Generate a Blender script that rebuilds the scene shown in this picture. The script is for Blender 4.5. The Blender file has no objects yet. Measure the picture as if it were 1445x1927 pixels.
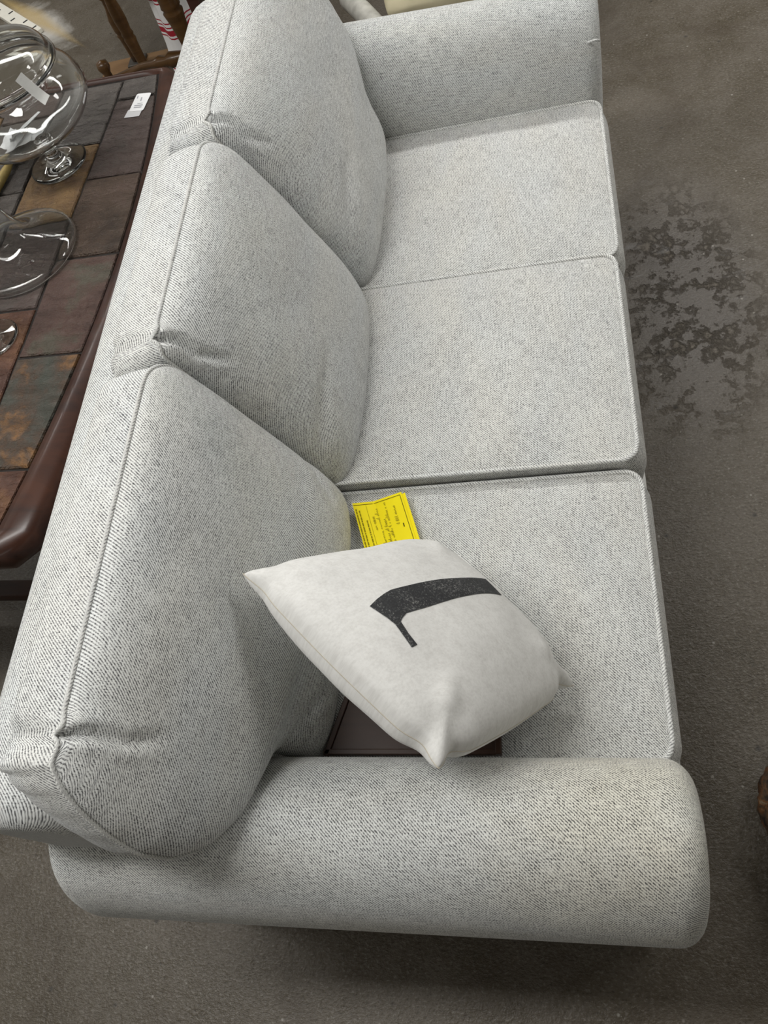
import bpy, bmesh, math, random
import numpy as np
from mathutils import Vector, Matrix, noise as mn
random.seed(7)
S = bpy.context.scene
COL = S.collection
PI = math.pi

# ------------------------------------------------------------------ camera
cam = bpy.data.objects.new('camera', bpy.data.cameras.new('camera'))
COL.objects.link(cam)
cam.location = (-0.1245, -0.2754, 1.8987)
cam.rotation_euler = (0.5033, 0.2451, 0.0517)
cam.data.sensor_fit = 'HORIZONTAL'
cam.data.sensor_width = 36.0
cam.data.lens = 36.0 * 1500.0 / 1445.0
cam.data.clip_start = 0.05
S.camera = cam

# ------------------------------------------------------------------ world, light, exposure
S.view_settings.view_transform = 'Standard'
S.view_settings.look = 'None'
S.view_settings.exposure = 0.0
S.view_settings.gamma = 1.0
S.view_settings.use_curve_mapping = False
w = bpy.data.worlds.new('world'); S.world = w; w.use_nodes = True
w.node_tree.nodes['Background'].inputs[0].default_value = (0.95, 0.98, 1.0, 1)
w.node_tree.nodes['Background'].inputs[1].default_value = 0.42


def strip_light(name, x, y, z, length, width, watts, col=(1.0, 0.99, 0.965)):
    l = bpy.data.lights.new(name, 'AREA'); l.shape = 'RECTANGLE'
    l.size = length; l.size_y = width; l.energy = watts; l.color = col
    o = bpy.data.objects.new(name, l); COL.objects.link(o); o.location = (x, y, z)
    return o


# rows of fluorescent tubes running across the shop, then two added fill lights
strip_light('tube_row_far', -1.2, 3.6, 3.45, 9.0, 0.24, 155)
strip_light('tube_row_left', -4.4, 0.3, 3.45, 3.4, 0.40, 20)
strip_light('tube_row_middle', -1.9, 0.4, 3.45, 2.4, 0.40, 72)
strip_light('fill_row_near', -2.2, -3.6, 3.45, 3.0, 0.40, 18)  # added fill to brighten the near arm's lower outer side
strip_light('fill_row_right', 3.0, 2.2, 3.45, 3.0, 0.40, 50)  # added fill for the cushion faces turned towards the front


# ------------------------------------------------------------------ helpers
def link(o, parent=None):
    COL.objects.link(o)
    if parent is not None:
        o.parent = parent
    return o


def thing(name, label, cat, loc=(0, 0, 0), rz=0.0, group=None):
    o = bpy.data.objects.new(name, None); COL.objects.link(o)
    o.location = loc; o.rotation_euler = (0, 0, rz); o.empty_display_size = .1
    o['label'] = label; o['category'] = cat
    if group: o['group'] = group
    return o


def mesh(name, V, F, mat, parent=None, uv=None, smooth=True, off=None, recalc=True, ring_uv=None):
    """links one mesh object; V in world space, off = location of its thing"""
    me = bpy.data.meshes.new(name)
    if off is not None:
        V = [(v[0] - off[0], v[1] - off[1], v[2] - off[2]) for v in V]
    me.from_pydata([tuple(map(float, v)) for v in V], [], [tuple(f) for f in F])
    if uv is not None:
        ul = me.uv_layers.new(name='UVMap')
        for lp in me.loops:
            ul.data[lp.index].uv = uv[lp.vertex_index]
    if recalc:
        bm = bmesh.new(); bm.from_mesh(me)
        bmesh.ops.recalc_face_normals(bm, faces=bm.faces[:]); bm.to_mesh(me); bm.free()
    me.polygons.foreach_set('use_smooth', [smooth] * len(me.polygons))
    if mat: me.materials.append(mat)
    me.update()
    return link(bpy.data.objects.new(name, me), parent)


def from_bm(name, bm, mat, parent=None, smooth=False):
    me = bpy.data.meshes.new(name)
    bmesh.ops.recalc_face_normals(bm, faces=bm.faces[:])
    bm.to_mesh(me); bm.free()
    me.polygons.foreach_set('use_smooth', [smooth] * len(me.polygons))
    if mat: me.materials.append(mat)
    return link(bpy.data.objects.new(name, me), parent)


def box(name, lo, hi, mat, parent=None, bev=0.0, seg=2, off=(0, 0, 0), smooth=False):
    bm = bmesh.new()
    bmesh.ops.create_cube(bm, size=1)
    for v in bm.verts:
        v.co = Vector([(lo[i] + hi[i]) / 2 - off[i] + v.co[i] * (hi[i] - lo[i]) for i in range(3)])
    if bev: bmesh.ops.bevel(bm, geom=bm.edges[:], offset=bev, segments=seg, profile=.5, affect='EDGES')
    return from_bm(name, bm, mat, parent, smooth)


def tube_geo(P, r, n=8, closed=False):
    P = [Vector(p) for p in P]; m = len(P); V = []; F = []
    rr = r if isinstance(r, (list, tuple)) else [r] * m
    up = None
    for i, p in enumerate(P):
        a = P[(i - 1) % m] if (closed or i > 0) else P[i]
        b = P[(i + 1) % m] if (closed or i < m - 1) else P[i]
        t = (b - a).normalized()
        if up is None:
            up = Vector((0, 0, 1)) if abs(t.z) < .9 else Vector((1, 0, 0))
        s = t.cross(up).normalized(); up = s.cross(t).normalized()
        for k in range(n):
            th = 2 * PI * k / n
            V.append(p + (s * math.cos(th) + up * math.sin(th)) * rr[i])
    for i in range(m if closed else m - 1):
        j = (i + 1) % m
        for k in range(n):
            F.append((i * n + k, i * n + (k + 1) % n, j * n + (k + 1) % n, j * n + k))
    if not closed:
        F.append(tuple(range(n))); F.append(tuple(range((m - 1) * n, m * n)))
    return V, F


def tube(name, P, r, mat, parent=None, n=8, closed=False, off=None):
    V, F = tube_geo(P, r, n, closed)
    L = [0.0]
    for i in range(1, len(P)): L.append(L[-1] + (Vector(P[i]) - Vector(P[i - 1])).length)
    uv = [(L[i] , (k / n) * .025) for i in range(len(P)) for k in range(n)]
    return mesh(name, V, F, mat, parent, uv=uv, off=off)


def lathe(name, prof, mat, parent=None, n=48, loc=(0, 0, 0), rot=None, closed=False):
    """prof: list of (r,z); closed profile makes a solid wall"""
    V = []; F = []; m = len(prof)
    for (r, z) in prof:
        for k in range(n):
            th = 2 * PI * k / n
            V.append(Vector((r * math.cos(th), r * math.sin(th), z)))
    for i in range(m if closed else m - 1):
        j = (i + 1) % m
        for k in range(n):
            F.append((i * n + k, i * n + (k + 1) % n, j * n + (k + 1) % n, j * n + k))
    if not closed:
        F.append(tuple(range(n))); F.append(tuple(range((m - 1) * n, m * n)))
    if rot is not None: V = [rot @ v for v in V]
    V = [v + Vector(loc) for v in V]
    o = mesh(name, V, F, mat, parent)
    bm = bmesh.new(); bm.from_mesh(o.data)
    bmesh.ops.remove_doubles(bm, verts=bm.verts[:], dist=1e-5)
    bmesh.ops.dissolve_degenerate(bm, dist=1e-6, edges=bm.edges[:])
    bmesh.ops.recalc_face_normals(bm, faces=bm.faces[:]); bm.to_mesh(o.data); bm.free()
    o.data.polygons.foreach_set('use_smooth', [True] * len(o.data.polygons))
    return o


def smoothcurve(pts, n, closed=False):
    """Catmull-Rom resample, n points by arc length"""
    P = [np.array(p, float) for p in pts]; m = len(P); out = []
    segs = m if closed else m - 1
    for i in range(segs):
        if closed:
            a, b, c, d = P[(i - 1) % m], P[i], P[(i + 1) % m], P[(i + 2) % m]
        else:
            a, b, c, d = P[max(i - 1, 0)], P[i], P[i + 1], P[min(i + 2, m - 1)]
        for k in range(24):
            t = k / 24
            out.append(.5 * ((2 * b) + (c - a) * t + (2 * a - 5 * b + 4 * c - d) * t * t + (3 * b - a - 3 * c + d) * t ** 3))
    if not closed: out.append(P[-1])
    else: out.append(out[0])
    out = np.array(out); L = np.concatenate([[0], np.cumsum(np.linalg.norm(np.diff(out, axis=0), axis=1))])
    ts = np.linspace(0, L[-1], n + 1)[:-1] if closed else np.linspace(0, L[-1], n)
    return np.array([[np.interp(t, L, out[:, k]) for k in range(out.shape[1])] for t in ts])


# ------------------------------------------------------------------ materials
class NT:
    def __init__(s, name, **kw):
        s.m = bpy.data.materials.new(name); s.m.use_nodes = True
        s.t = s.m.node_tree; s.b = s.t.nodes['Principled BSDF']
        for k, v in kw.items(): s.set(k, v)

    def set(s, k, v):
        i = s.b.inputs[k.replace('_', ' ')]
        if hasattr(v, 'links') or isinstance(v, bpy.types.NodeSocket): s.t.links.new(v, i)
        else: i.default_value = v

    def n(s, typ, ins=None, **at):
        nd = s.t.nodes.new(typ)
        for k, v in at.items(): setattr(nd, k, v)
        for k, v in (ins or {}).items():
            if isinstance(v, bpy.types.NodeSocket): s.t.links.new(v, nd.inputs[k])
            else: nd.inputs[k].default_value = v
        return nd

    def math(s, op, a, b=None, c=None):
        ins = {0: a}
        if b is not None: ins[1] = b
        if c is not None: ins[2] = c
        return s.n('ShaderNodeMath', ins, operation=op).outputs[0]

    def noise(s, vec, scale, detail=3.0, rough=.55, dist=0.0):
        return s.n('ShaderNodeTexNoise', {'Vector': vec, 'Scale': scale, 'Detail': detail, 'Roughness': rough, 'Distortion': dist}).outputs['Fac']

    def scale(s, vec, sc):
        return s.n('ShaderNodeMapping', {'Vector': vec, 'Scale': sc}).outputs[0]

    def ramp(s, fac, stops, interp='LINEAR'):
        r = s.n('ShaderNodeValToRGB', {'Fac': fac}); cr = r.color_ramp; cr.interpolation = interp
        while len(cr.elements) < len(stops): cr.elements.new(.5)
        for e, (p, c) in zip(cr.elements, stops):
            e.position = p; e.color = (c[0], c[1], c[2], 1) if not isinstance(c, (int, float)) else (c, c, c, 1)
        return r.outputs['Color']

    def mix(s, fac, a, b, typ='MIX'):
        nd = s.n('ShaderNodeMix', data_type='RGBA', blend_type=typ)
        for k, v in ((0, fac), (6, a), (7, b)):
            if isinstance(v, bpy.types.NodeSocket): s.t.links.new(v, nd.inputs[k])
            elif k == 0: nd.inputs[0].default_value = v
            else: nd.inputs[k].default_value = (v[0], v[1], v[2], 1)
        return nd.outputs[2]

    def bump(s, h, strength=.3, dist=.01):
        nd = s.n('ShaderNodeBump', {'Height': h, 'Strength': strength, 'Distance': dist})
        s.t.links.new(nd.outputs[0], s.b.inputs['Normal'])

    def uv(s): return s.n('ShaderNodeTexCoord').outputs['UV']
    def obj(s): return s.n('ShaderNodeTexCoord').outputs['Object']


def fabric(name, light, dark, flip=1.0, warm_light=False, period=.0052):
    a = NT(name, Roughness=.95)
    a.set('Specular_IOR_Level', .12)
    a.set('Sheen_Weight', .08)
    uv = a.uv(); sp = a.n('ShaderNodeSeparateXYZ', {0: uv}); u, v = sp.outputs[0], sp.outputs[1]
    wob = a.noise(uv, 45, 2)
    diag = a.math('ADD', u, a.math('MULTIPLY', v, flip))
    ph = a.math('MULTIPLY', diag, 2 * PI / period)
    s1 = a.math('SINE', a.math('ADD', ph, a.math('MULTIPLY', wob, 2.0)))
    brk = a.noise(a.scale(uv, (560, 240, 1)), 1.0, 1, .5)
    slu = a.noise(a.scale(uv, (34, 480, 1)), 1.0, 2, .6)
    slv = a.noise(a.scale(uv, (480, 34, 1)), 1.0, 2, .6)
    m = a.math('MULTIPLY_ADD', s1, .36, .52)
    m = a.math('ADD', m, a.math('MULTIPLY', a.math('SUBTRACT', brk, .5), 1.35))
    m = a.math('ADD', m, a.math('MULTIPLY', a.math('SUBTRACT', slu, .5), 1.0))
    m = a.math('ADD', m, a.math('MULTIPLY', a.math('SUBTRACT', slv, .5), .85))
    big = a.noise(uv, 7, 3)
    m = a.math('ADD', m, a.math('MULTIPLY', a.math('SUBTRACT', big, .5), .22))
    c = a.ramp(m, [(.02, dark), (.26, [d * .55 + l * .45 for d, l in zip(dark, light)]), (.55, light), (.90, [min(1, l * 1.22) for l in light])])
    tint = a.noise(a.scale(uv, (3, 9, 1)), 1.0, 2)
    c = a.mix(.35, c, a.ramp(tint, [(.35, (.93, .97, 1.0)), (.65, (1.0, .985, .93))]), 'MULTIPLY')
    if warm_light:   # warm light on the near arm's front, painted in as a yellow tint
        ob = a.obj()
        d = a.n('ShaderNodeVectorMath', {0: ob, 1: (.40, -.93, .66)}, operation='DISTANCE').outputs['Value']
        f = a.ramp(a.math('ADD', d, a.math('MULTIPLY', a.noise(ob, 14, 2), .12)), [(.10, 1.0), (.30, 0.0)])
        c = a.mix(a.math('MULTIPLY', f, .6), c, (.93, .86, .70), 'MULTIPLY')
    a.set('Base_Color', c)
    a.bump(m, .25, .0008)
    return a.m


FAB = fabric('heather_grey_twill', (.66, .665, .655), (.10, .10, .105), flip=-1.0, warm_light=False)
FAB_ARM = fabric('heather_grey_twill_arm', (.66, .665, .65), (.10, .10, .105), flip=-1.0, warm_light=True)
FAB_SEAT = fabric('heather_grey_twill_seat', (.66, .66, .642), (.10, .10, .102), flip=1.0)
WELT = fabric('twill_welt', (.70, .70, .68), (.22, .22, .22), period=.006)


def mat_pillow():
    a = NT('pale_felt', Roughness=.95); a.set('Specular_IOR_Level', .1); a.set('Sheen_Weight', .1)
    ob = a.uv()
    n1 = a.noise(ob, 60, 4, .7); n2 = a.noise(ob, 260, 2)
    m = a.math('ADD', a.math('MULTIPLY', n1, .6), a.math('MULTIPLY', n2, .4))
    a.set('Base_Color', a.ramp(m, [(.3, (.62, .61, .585)), (.55, (.75, .745, .72)), (.75, (.80, .795, .775))]))
    a.bump(n2, .15, .001)
    return a.m


def mat_print():
    a = NT('black_print', Roughness=.7)
    ob = a.obj()
    m = a.noise(ob, 340, 3, .7); m2 = a.noise(ob, 28, 2)
    mm = a.math('ADD', m, a.math('MULTIPLY', a.math('SUBTRACT', m2, .5), .35))
    a.set('Base_Color', a.ramp(mm, [(.45, (.016, .017, .019)), (.58, (.035, .036, .038)), (.70, (.22, .22, .21))]))
    return a.m


def mat_wood(name, c1, c2, rough=.3, sc=(3, 30, 30), coat=.3):
    a = NT(name, Roughness=rough); a.set('Coat_Weight', coat); a.set('Coat_Roughness', .15)
    ob = a.obj(); n1 = a.noise(a.scale(ob, sc), 1.0, 4, .6, 1.0); n2 = a.noise(ob, 6, 2)
    m = a.math('ADD', a.math('MULTIPLY', n1, .6), a.math('MULTIPLY', n2, .4))
    a.set('Base_Color', a.ramp(m, [(.32, c1), (.68, c2)])); a.set('Specular_IOR_Level', .3)
    return a.m


def mat_slate(name, cols, sc=7.0, seed=0.0):
    a = NT(name, Roughness=.5); a.set('Specular_IOR_Level', .4)
    ob = a.n('ShaderNodeMapping', {'Vector': a.obj(), 'Location': (seed, seed * 1.7, 0)}).outputs[0]
    m = a.noise(ob, sc, 5, .6, .5)
    fine = a.noise(ob, 60, 5, .65, .4)
    lo = a.math('ADD', a.math('MULTIPLY', m, .8), a.math('MULTIPLY', fine, .2))
    k = len(cols)
    c = a.ramp(lo, [(.38 + .24 * i / (k - 1), cc) for i, cc in enumerate(cols)])
    a.set('Base_Color', c)
    h = a.math('ADD', a.math('MULTIPLY', a.noise(a.scale(ob, (14, 34, 20)), 1.0, 5, .65, .6), 1.0), a.math('MULTIPLY', fine, .35))
    a.bump(h, 1.0, .022)
    return a.m


def plain(name, col, rough=.5, spec=.5, metal=0.0, var=0.0, sc=20):
    a = NT(name, Roughness=rough, Metallic=metal); a.set('Specular_IOR_Level', spec)
    m = a.noise(a.obj(), sc, 3)
    a.set('Base_Color', a.ramp(m, [(.3, [c * (1 - var) for c in col]), (.7, [min(1, c * (1 + var)) for c in col])]))
    return a.m


def mat_floor():
    a = NT('worn_concrete'); ob = a.obj()
    sep = a.n('ShaderNodeSeparateXYZ', {0: ob})
    big = a.noise(ob, .9, 4, .6, .6); mid = a.noise(ob, 5, 5, .65, .5); fine = a.noise(ob, 55, 4, .7); grit = a.noise(a.scale(ob, (.8, 1.2, 1)), 150, 3, .65)
    m = a.math('ADD', a.math('MULTIPLY', big, .40), a.math('MULTIPLY', mid, .42))
    m = a.math('ADD', m, a.math('MULTIPLY', fine, .32))
    c = a.ramp(m, [(.38, (.050, .039, .024)), (.50, (.085, .069, .047)), (.62, (.122, .104, .081))])
    c = a.mix(a.math('MULTIPLY', a.ramp(grit, [(.55, 0.0), (.70, 1.0)]), .65), c, (.25, .23, .20))
    c = a.mix(a.math('MULTIPLY', a.ramp(grit, [(.30, 1.0), (.45, 0.0)]), .7), c, (.035, .028, .020))
    stain = a.noise(ob, 2.6, 5, .68, 1.2)
    c = a.mix(a.math('MULTIPLY', a.ramp(stain, [(.50, 0.0), (.62, 1.0)]), .38), c, (.055, .040, .026))
    # pitted, spalled patch in front of the sofa
    dx = a.math('DIVIDE', a.math('SUBTRACT', sep.outputs[0], .22), .26)
    dy = a.math('DIVIDE', a.math('SUBTRACT', sep.outputs[1], 1.42), .58)
    r = a.math('SQRT', a.math('ADD', a.math('MULTIPLY', dx, dx), a.math('MULTIPLY', dy, dy)))
    zone = a.ramp(r, [(.35, 1.0), (1.2, 0.0)])
    c = a.mix(a.math('MULTIPLY', zone, .45), c, (.150, .140, .136))
    pit = a.noise(a.scale(ob, (1, .9, 1)), 24, 6, .68, .15)
    pit2 = a.noise(ob, 7, 2)
    pv = a.math('ADD', pit, a.math('MULTIPLY', a.math('SUBTRACT', pit2, .5), .55))
    pz = a.math('MULTIPLY', zone, a.ramp(pv, [(.50, 0.0), (.60, 1.0)]))
    c = a.mix(a.math('MULTIPLY', pz, .80), c, (.050, .040, .027))
    core = a.math('MULTIPLY', zone, a.ramp(pv, [(.62, 0.0), (.70, 1.0)]))
    c = a.mix(a.math('MULTIPLY', core, .6), c, (.26, .23, .19))
    chalk = a.math('MULTIPLY', zone, a.ramp(a.noise(a.scale(ob, (1, 2.2, 1)), 6, 5, .65, .4), [(.58, 0.0), (.72, 1.0)]))
    c = a.mix(a.math('MULTIPLY', chalk, .55), c, (.36, .36, .37))
    # scattered dark spots and bright crumbs
    vor = a.n('ShaderNodeTexVoronoi', {'Vector': ob, 'Scale': 9.0}).outputs['Distance']
    c = a.mix(a.math('MULTIPLY', a.ramp(vor, [(.03, 1.0), (.075, 0.0)]), .75), c, (.03, .026, .022))
    vor2 = a.n('ShaderNodeTexVoronoi', {'Vector': ob, 'Scale': 17.0}).outputs['Distance']
    c = a.mix(a.math('MULTIPLY', a.ramp(vor2, [(.03, 1.0), (.07, 0.0)]), .6), c, (.42, .40, .36))
    # spilled white paint by the metal strip
    px = a.math('SUBTRACT', sep.outputs[0], -2.66); py = a.math('SUBTRACT', sep.outputs[1], 3.80)
    q1 = a.math('ADD', a.math('MULTIPLY', px, .70), a.math('MULTIPLY', py, .72))
    q2 = a.math('SUBTRACT', a.math('MULTIPLY', py, .70), a.math('MULTIPLY', px, .72))
    d = a.math('SQRT', a.math('ADD', a.math('MULTIPLY', a.math('DIVIDE', q1, .15), a.math('DIVIDE', q1, .15)), a.math('MULTIPLY', a.math('DIVIDE', q2, .36), a.math('DIVIDE', q2, .36))))
    d = a.math('ADD', d, a.math('MULTIPLY', a.math('SUBTRACT', mid, .5), 1.6))
    c = a.mix(a.ramp(d, [(.45, .75), (1.1, 0.0)]), c, (.62, .60, .56))
    c = a.mix(a.ramp(a.math('ADD', a.math('ABSOLUTE', a.math('SUBTRACT', q1, .03)), a.math('MULTIPLY', a.math('ABSOLUTE', a.math('SUBTRACT', q2, .12)), .12)), [(.025, .7), (.075, 0.0)]), c, (.50, .36, .14))
    a.set('Base_Color', c)
    rg = a.math('ADD', a.math('MULTIPLY', mid, .30), .24)
    rg = a.math('ADD', rg, a.math('MULTIPLY', pz, .3))
    a.set('Roughness', rg); a.set('Specular_IOR_Level', .42)
    h = a.math('ADD', a.math('MULTIPLY', fine, .5), a.math('MULTIPLY', grit, .35))
    h = a.math('SUBTRACT', h, a.math('MULTIPLY', pz, 1.2))
    a.bump(h, .65, .008)
    return a.m


def mat_glass():
    a = NT('clear_glass', Roughness=0.0, IOR=1.48); a.set('Transmission_Weight', 1.0)
    a.set('Base_Color', (.985, .995, .99, 1))
    return a.m


def mat_stripes():
    a = NT('white_red_striped_cloth', Roughness=.9)
    v = a.n('ShaderNodeSeparateXYZ', {0: a.uv()}).outputs[1]
    f = a.math('FRACT', a.math('DIVIDE', v, .13))
    R, Wt = (.36, .015, .03), (.78, .77, .76)
    c = a.ramp(f, [(0, Wt), (.30, R), (.34, Wt), (.40, R), (.56, Wt), (.62, R), (.66, Wt), (.74, R), (.78, Wt)], 'CONSTANT')
    a.set('Base_Color', c)
    return a.m


M = dict(
    floor=mat_floor(), pillow=mat_pillow(), print=mat_print(), glass=mat_glass(), stripes=mat_stripes(),
    wall=plain('painted_wall', (.72, .71, .68), .8), ceil=plain('white_ceiling', (.80, .80, .78), .9),
    tablewood=mat_wood('mahogany_edge', (.018, .007, .005), (.058, .020, .010), .36, (3, 30, 30), .15),
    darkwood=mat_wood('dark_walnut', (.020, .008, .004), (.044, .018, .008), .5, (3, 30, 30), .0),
    chairwood=mat_wood('brown_chair_wood', (.055, .026, .008), (.13, .065, .022), .35),
    plank=mat_wood('tan_plank', (.16, .085, .035), (.27, .16, .075), .55),
    seam=plain('tan_seam', (.52, .48, .40), .9, .1), handink=plain('pen_ink', (.20, .155, .01), .7, .2),
    feet=plain('black_foot', (.02, .018, .016), .5),
    grout=plain('dark_grout', (.030, .026, .024), .85, .2, 0, .3, 60),
    yellow=plain('yellow_card', (1.0, .82, .0), .55, .3, 0, .03, 8),
    ink=plain('dark_ink', (.10, .075, .0), .6, .2), pencil=plain('pencil_line', (.42, .33, .0), .7, .2),
    paper=plain('white_paper', (.82, .82, .83), .7, .3, 0, .04), clearfilm=plain('milky_film', (.62, .62, .63), .3, .5),
    greyink=plain('grey_ink', (.36, .36, .39), .7),
    labelstrip=plain('translucent_label', (.60, .60, .58), .5, .4, 0, .06, 40),
    brass=plain('aged_brass_handle', (.34, .25, .08), .45, .5, .25, .25, 30),
    steel=plain('cream_painted_metal', (.74, .72, .64), .5, .4, 0, .05), slot=plain('slot_black', (.02, .02, .02), .7),
    cream=plain('cream_linen', (.50, .45, .31), .9, .1, 0, .08, 10), pink=plain('dusty_pink_cord', (.30, .14, .11), .8),
    paleframe=plain('pale_grey_frame', (.42, .41, .37), .6, .3, 0, .2, 25),
    bracket=plain('grey_bracket', (.10, .09, .08), .5, .4, .5), redwood=mat_wood('red_brown_post', (.035, .014, .010), (.075, .032, .024), .4),
)

# ------------------------------------------------------------------ setting
fl = mesh('floor', [(-6.5, -5, 0), (5, -5, 0), (5, 8, 0), (-6.5, 8, 0)], [(0, 1, 2, 3)], M['floor'], smooth=False); fl['kind'] = 'structure'
ce = box('ceiling', (-6.5, -5, 3.9), (5, 8, 4.0), M['ceil']); ce['kind'] = 'structure'
for nm, lo, hi in (('wall_left', (-6.6, -5, 0), (-6.5, 8, 4)), ('wall_right', (5, -5, 0), (5.1, 8, 4)),
                   ('wall_back', (-6.6, 8, 0), (5.1, 8.1, 4)), ('wall_front', (-6.6, -5.1, 0), (5.1, -5, 4))):
    o = box(nm, lo, hi, M['wall']); o['kind'] = 'structure'

# ------------------------------------------------------------------ sofa
W = 0.56; L3 = 3 * W
SL = (-0.5, 0.84, 0.0)
sofa = thing('sofa', 'light grey heathered three-seat sofa with rolled arms and loose back cushions', 'sofa', SL)


def cushion(name, O, e1, e2, n, H, yl, yr, B, D, bul, nu=70, nv=60, ev=None, grooves=(), wr=(), mat=FAB, mate=None, pr=.0035, frontbul=0.0, uvrot=False, ecurve=.42, taper=.0, roll=.0):
    O, e1, e2, n = map(lambda t: np.array(t, float), (O, e1, e2, n))
    us = .5 - .5 * np.cos(np.linspace(0, PI, nu)); us = .65 * us + .35 * np.linspace(0, 1, nu)
    vs = .5 - .5 * np.cos(np.linspace(0, PI, nv)); vs = .65 * vs + .35 * np.linspace(0, 1, nv)
    V = []; UV = []; F = []
    idx = lambda i, j: j * nu + i
    for j, v in enumerate(vs):
        h = v * H; a, b = yl(h), yr(h)
        for i, u in enumerate(us):
            y = a + (b - a) * u
            q = max(0, 1 - abs(2 * u - 1) ** 3.2) ** ecurve
            k = (ev(v) if ev else max(0, 1 - abs(2 * v - 1) ** 3.2) ** ecurve)
            z = B * q * k
            for (P, w_, dep) in grooves:   # stitched-in folds
                best = 9; tt = 0
                for s in range(len(P) - 1):
                    p0, p1 = np.array(P[s]), np.array(P[s + 1]); d = p1 - p0
                    t = np.clip(np.dot(np.array([y, h]) - p0, d) / np.dot(d, d), 0, 1)
                    ds = np.linalg.norm(np.array([y, h]) - p0 - t * d)
                    if ds < best: best = ds; tt = (s + t) / (len(P) - 1)
                fade = (1 - tt) ** .7
                z -= dep * fade * math.exp(-(best / w_) ** 2) * min(1, (q * k) * 3 + .35)
                z += dep * .18 * fade * math.exp(-((best - 2.3 * w_) / (1.4 * w_)) ** 2)
            for (cy, ch, rad, amp, ang) in wr:   # soft wrinkles
                dy, dh = y - cy, h - ch
                aa = dy * math.cos(ang) + dh * math.sin(ang); bb = -dy * math.sin(ang) + dh * math.cos(ang) + 2.5 * aa * aa
                z += amp * math.exp(-(aa / rad) ** 2) * math.exp(-(bb / (.016)) ** 2)
            z += .0035 * mn.noise(Vector((y * 9 + O[0] * 3, h * 9, O[1]))) * min(1, q * k * 2)
            V.append(O + e1 * y + e2 * h + n * z); UV.append((y, h) if not uvrot else (h, y))
    G_ = np.array(V).reshape(nv, nu, 3)      # weave laid out by true length over the bulge
    du = np.concatenate([np.zeros((nv, 1)), np.cumsum(np.linalg.norm(np.diff(G_, axis=1), axis=2), 1)], 1); du -= du[:, nu // 2][:, None]
    dv = np.concatenate([np.zeros((1, nu)), np.cumsum(np.linalg.norm(np.diff(G_, axis=0), axis=2), 0)], 0); dv -= dv[nv // 2][None, :]
    UV = [(float(a_ + O[0] + yl(0)), float(b_)) for a_, b_ in zip(du.ravel(), dv.ravel())]
    for j in range(nv - 1):
        for i in range(nu - 1):
            F.append((idx(i, j), idx(i + 1, j), idx(i + 1, j + 1), idx(i, j + 1)))
    ring = [idx(i, 0) for i in range(nu)] + [idx(nu - 1, j) for j in range(1, nv)] + [idx(i, nv - 1) for i in range(nu - 2, -1, -1)] + [idx(0, j) for j in range(nv - 2, 0, -1)]
    R0 = [V[i].copy() for i in ring]; m = len(ring)
    loc2 = [np.array([np.dot(p - O, e1), np.dot(p - O, e2)]) for p in R0]
    cum = [0.0]
    for i in range(1, m): cum.append(cum[-1] + np.linalg.norm(loc2[i] - loc2[i - 1]))
    outs = []
    for i in range(m):
        t = loc2[(i + 2) % m] - loc2[(i - 2) % m]; t /= np.linalg.norm(t) + 1e-9
        outs.append(np.array([t[1], -t[0]]))
    prev = ring; K = 10
    # the boxing starts from its own copy of the seam loop so that its weave runs its own way
    for k in range(0, K + 1):
        f = k / K; cur = []
        for i in range(m):
            o2 = outs[i]; bb = bul + frontbul * max(0, o2[1])
            bulge = bb * math.sin(PI * min(1, f * 1.05)) ** .8 if f < .95 else 0
            for (P, w_, dep) in grooves:
                d0 = np.linalg.norm(loc2[i] - np.array(P[0]))
                bulge -= dep * .45 * math.exp(-(d0 / .016) ** 2) * math.sin(PI * f) if f > 0 else 0
            bulge -= taper * f * abs(o2[0]) ** 2
            p = R0[i] - n * D * f + (e1 * o2[0] + e2 * o2[1]) * bulge
            if roll: p = p - e2 * roll * max(0, o2[1]) * max(0, (f - .55) / .45) ** 2
            cur.append(len(V)); V.append(p); UV.append((cum[i], -D * f + 3.0))
        if k > 0:
            for i in range(m):
                j = (i + 1) % m
                F.append((prev[i], prev[j], cur[j], cur[i]))
        else:
            pass
        prev = cur
    F.append(tuple(reversed(prev)))
    o = mesh(name, V, F, mat, sofa, uv=UV, off=SL, recalc=False)
    # orient outward
    me = o.data
    if me.polygons[(nv // 2) * (nu - 1) + nu // 2].normal.dot(Vector(n)) < 0:
        me.flip_normals()
    P = [Vector(R0[i] + n * .0012 + (e1 * outs[i][0] + e2 * outs[i][1]) * .0015) for i in range(0, m)]
    Q = [P[0]]
    for p in P[1:]:
        if (p - Q[-1]).length > .004: Q.append(p)
    tube('piping', Q, pr, mate or WELT, o, n=7, closed=True, off=SL).location = (0, 0, 0)
    return o


def rounded(y0, r0, r1, H, side):
    """straight side at y0 with rounded corners (r0 bottom, r1 top)"""
    def f(h):
        d = 0.0
        if h < r0: d = r0 - math.sqrt(max(0, r0 * r0 - (r0 - h) ** 2))
        if h > H - r1: d = max(d, r1 - math.sqrt(max(0, r1 * r1 - (h - H + r1) ** 2)))
        return y0 + side * d
    return f


# seat cushions (top face: e1 along the sofa, e2 towards the front)
SH = .70
for k, (y0, y1, z, fx) in enumerate(((.002, W - .003, .483, -.004), (W + .010, 2 * W - .006, .512, -.006), (2 * W + .004, L3 - .002, .497, .002))):
    cushion('seat_cushion', (-SH + fx, 0, z), (0, 1, 0), (1, 0, 0), (0, 0, 1), SH,
            rounded(y0, .0, .032, SH, 1), rounded(y1, .0, .032, SH, -1), .016, .15, .004,
            mat=FAB_SEAT, pr=.0050, frontbul=.018, uvrot=False, ecurve=.6)

# back cushions (front face leans back)
BH = .557; ux = np.array([-.17, 0, .53]) / BH; un = np.array([.53, 0, .17]) / BH


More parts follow.
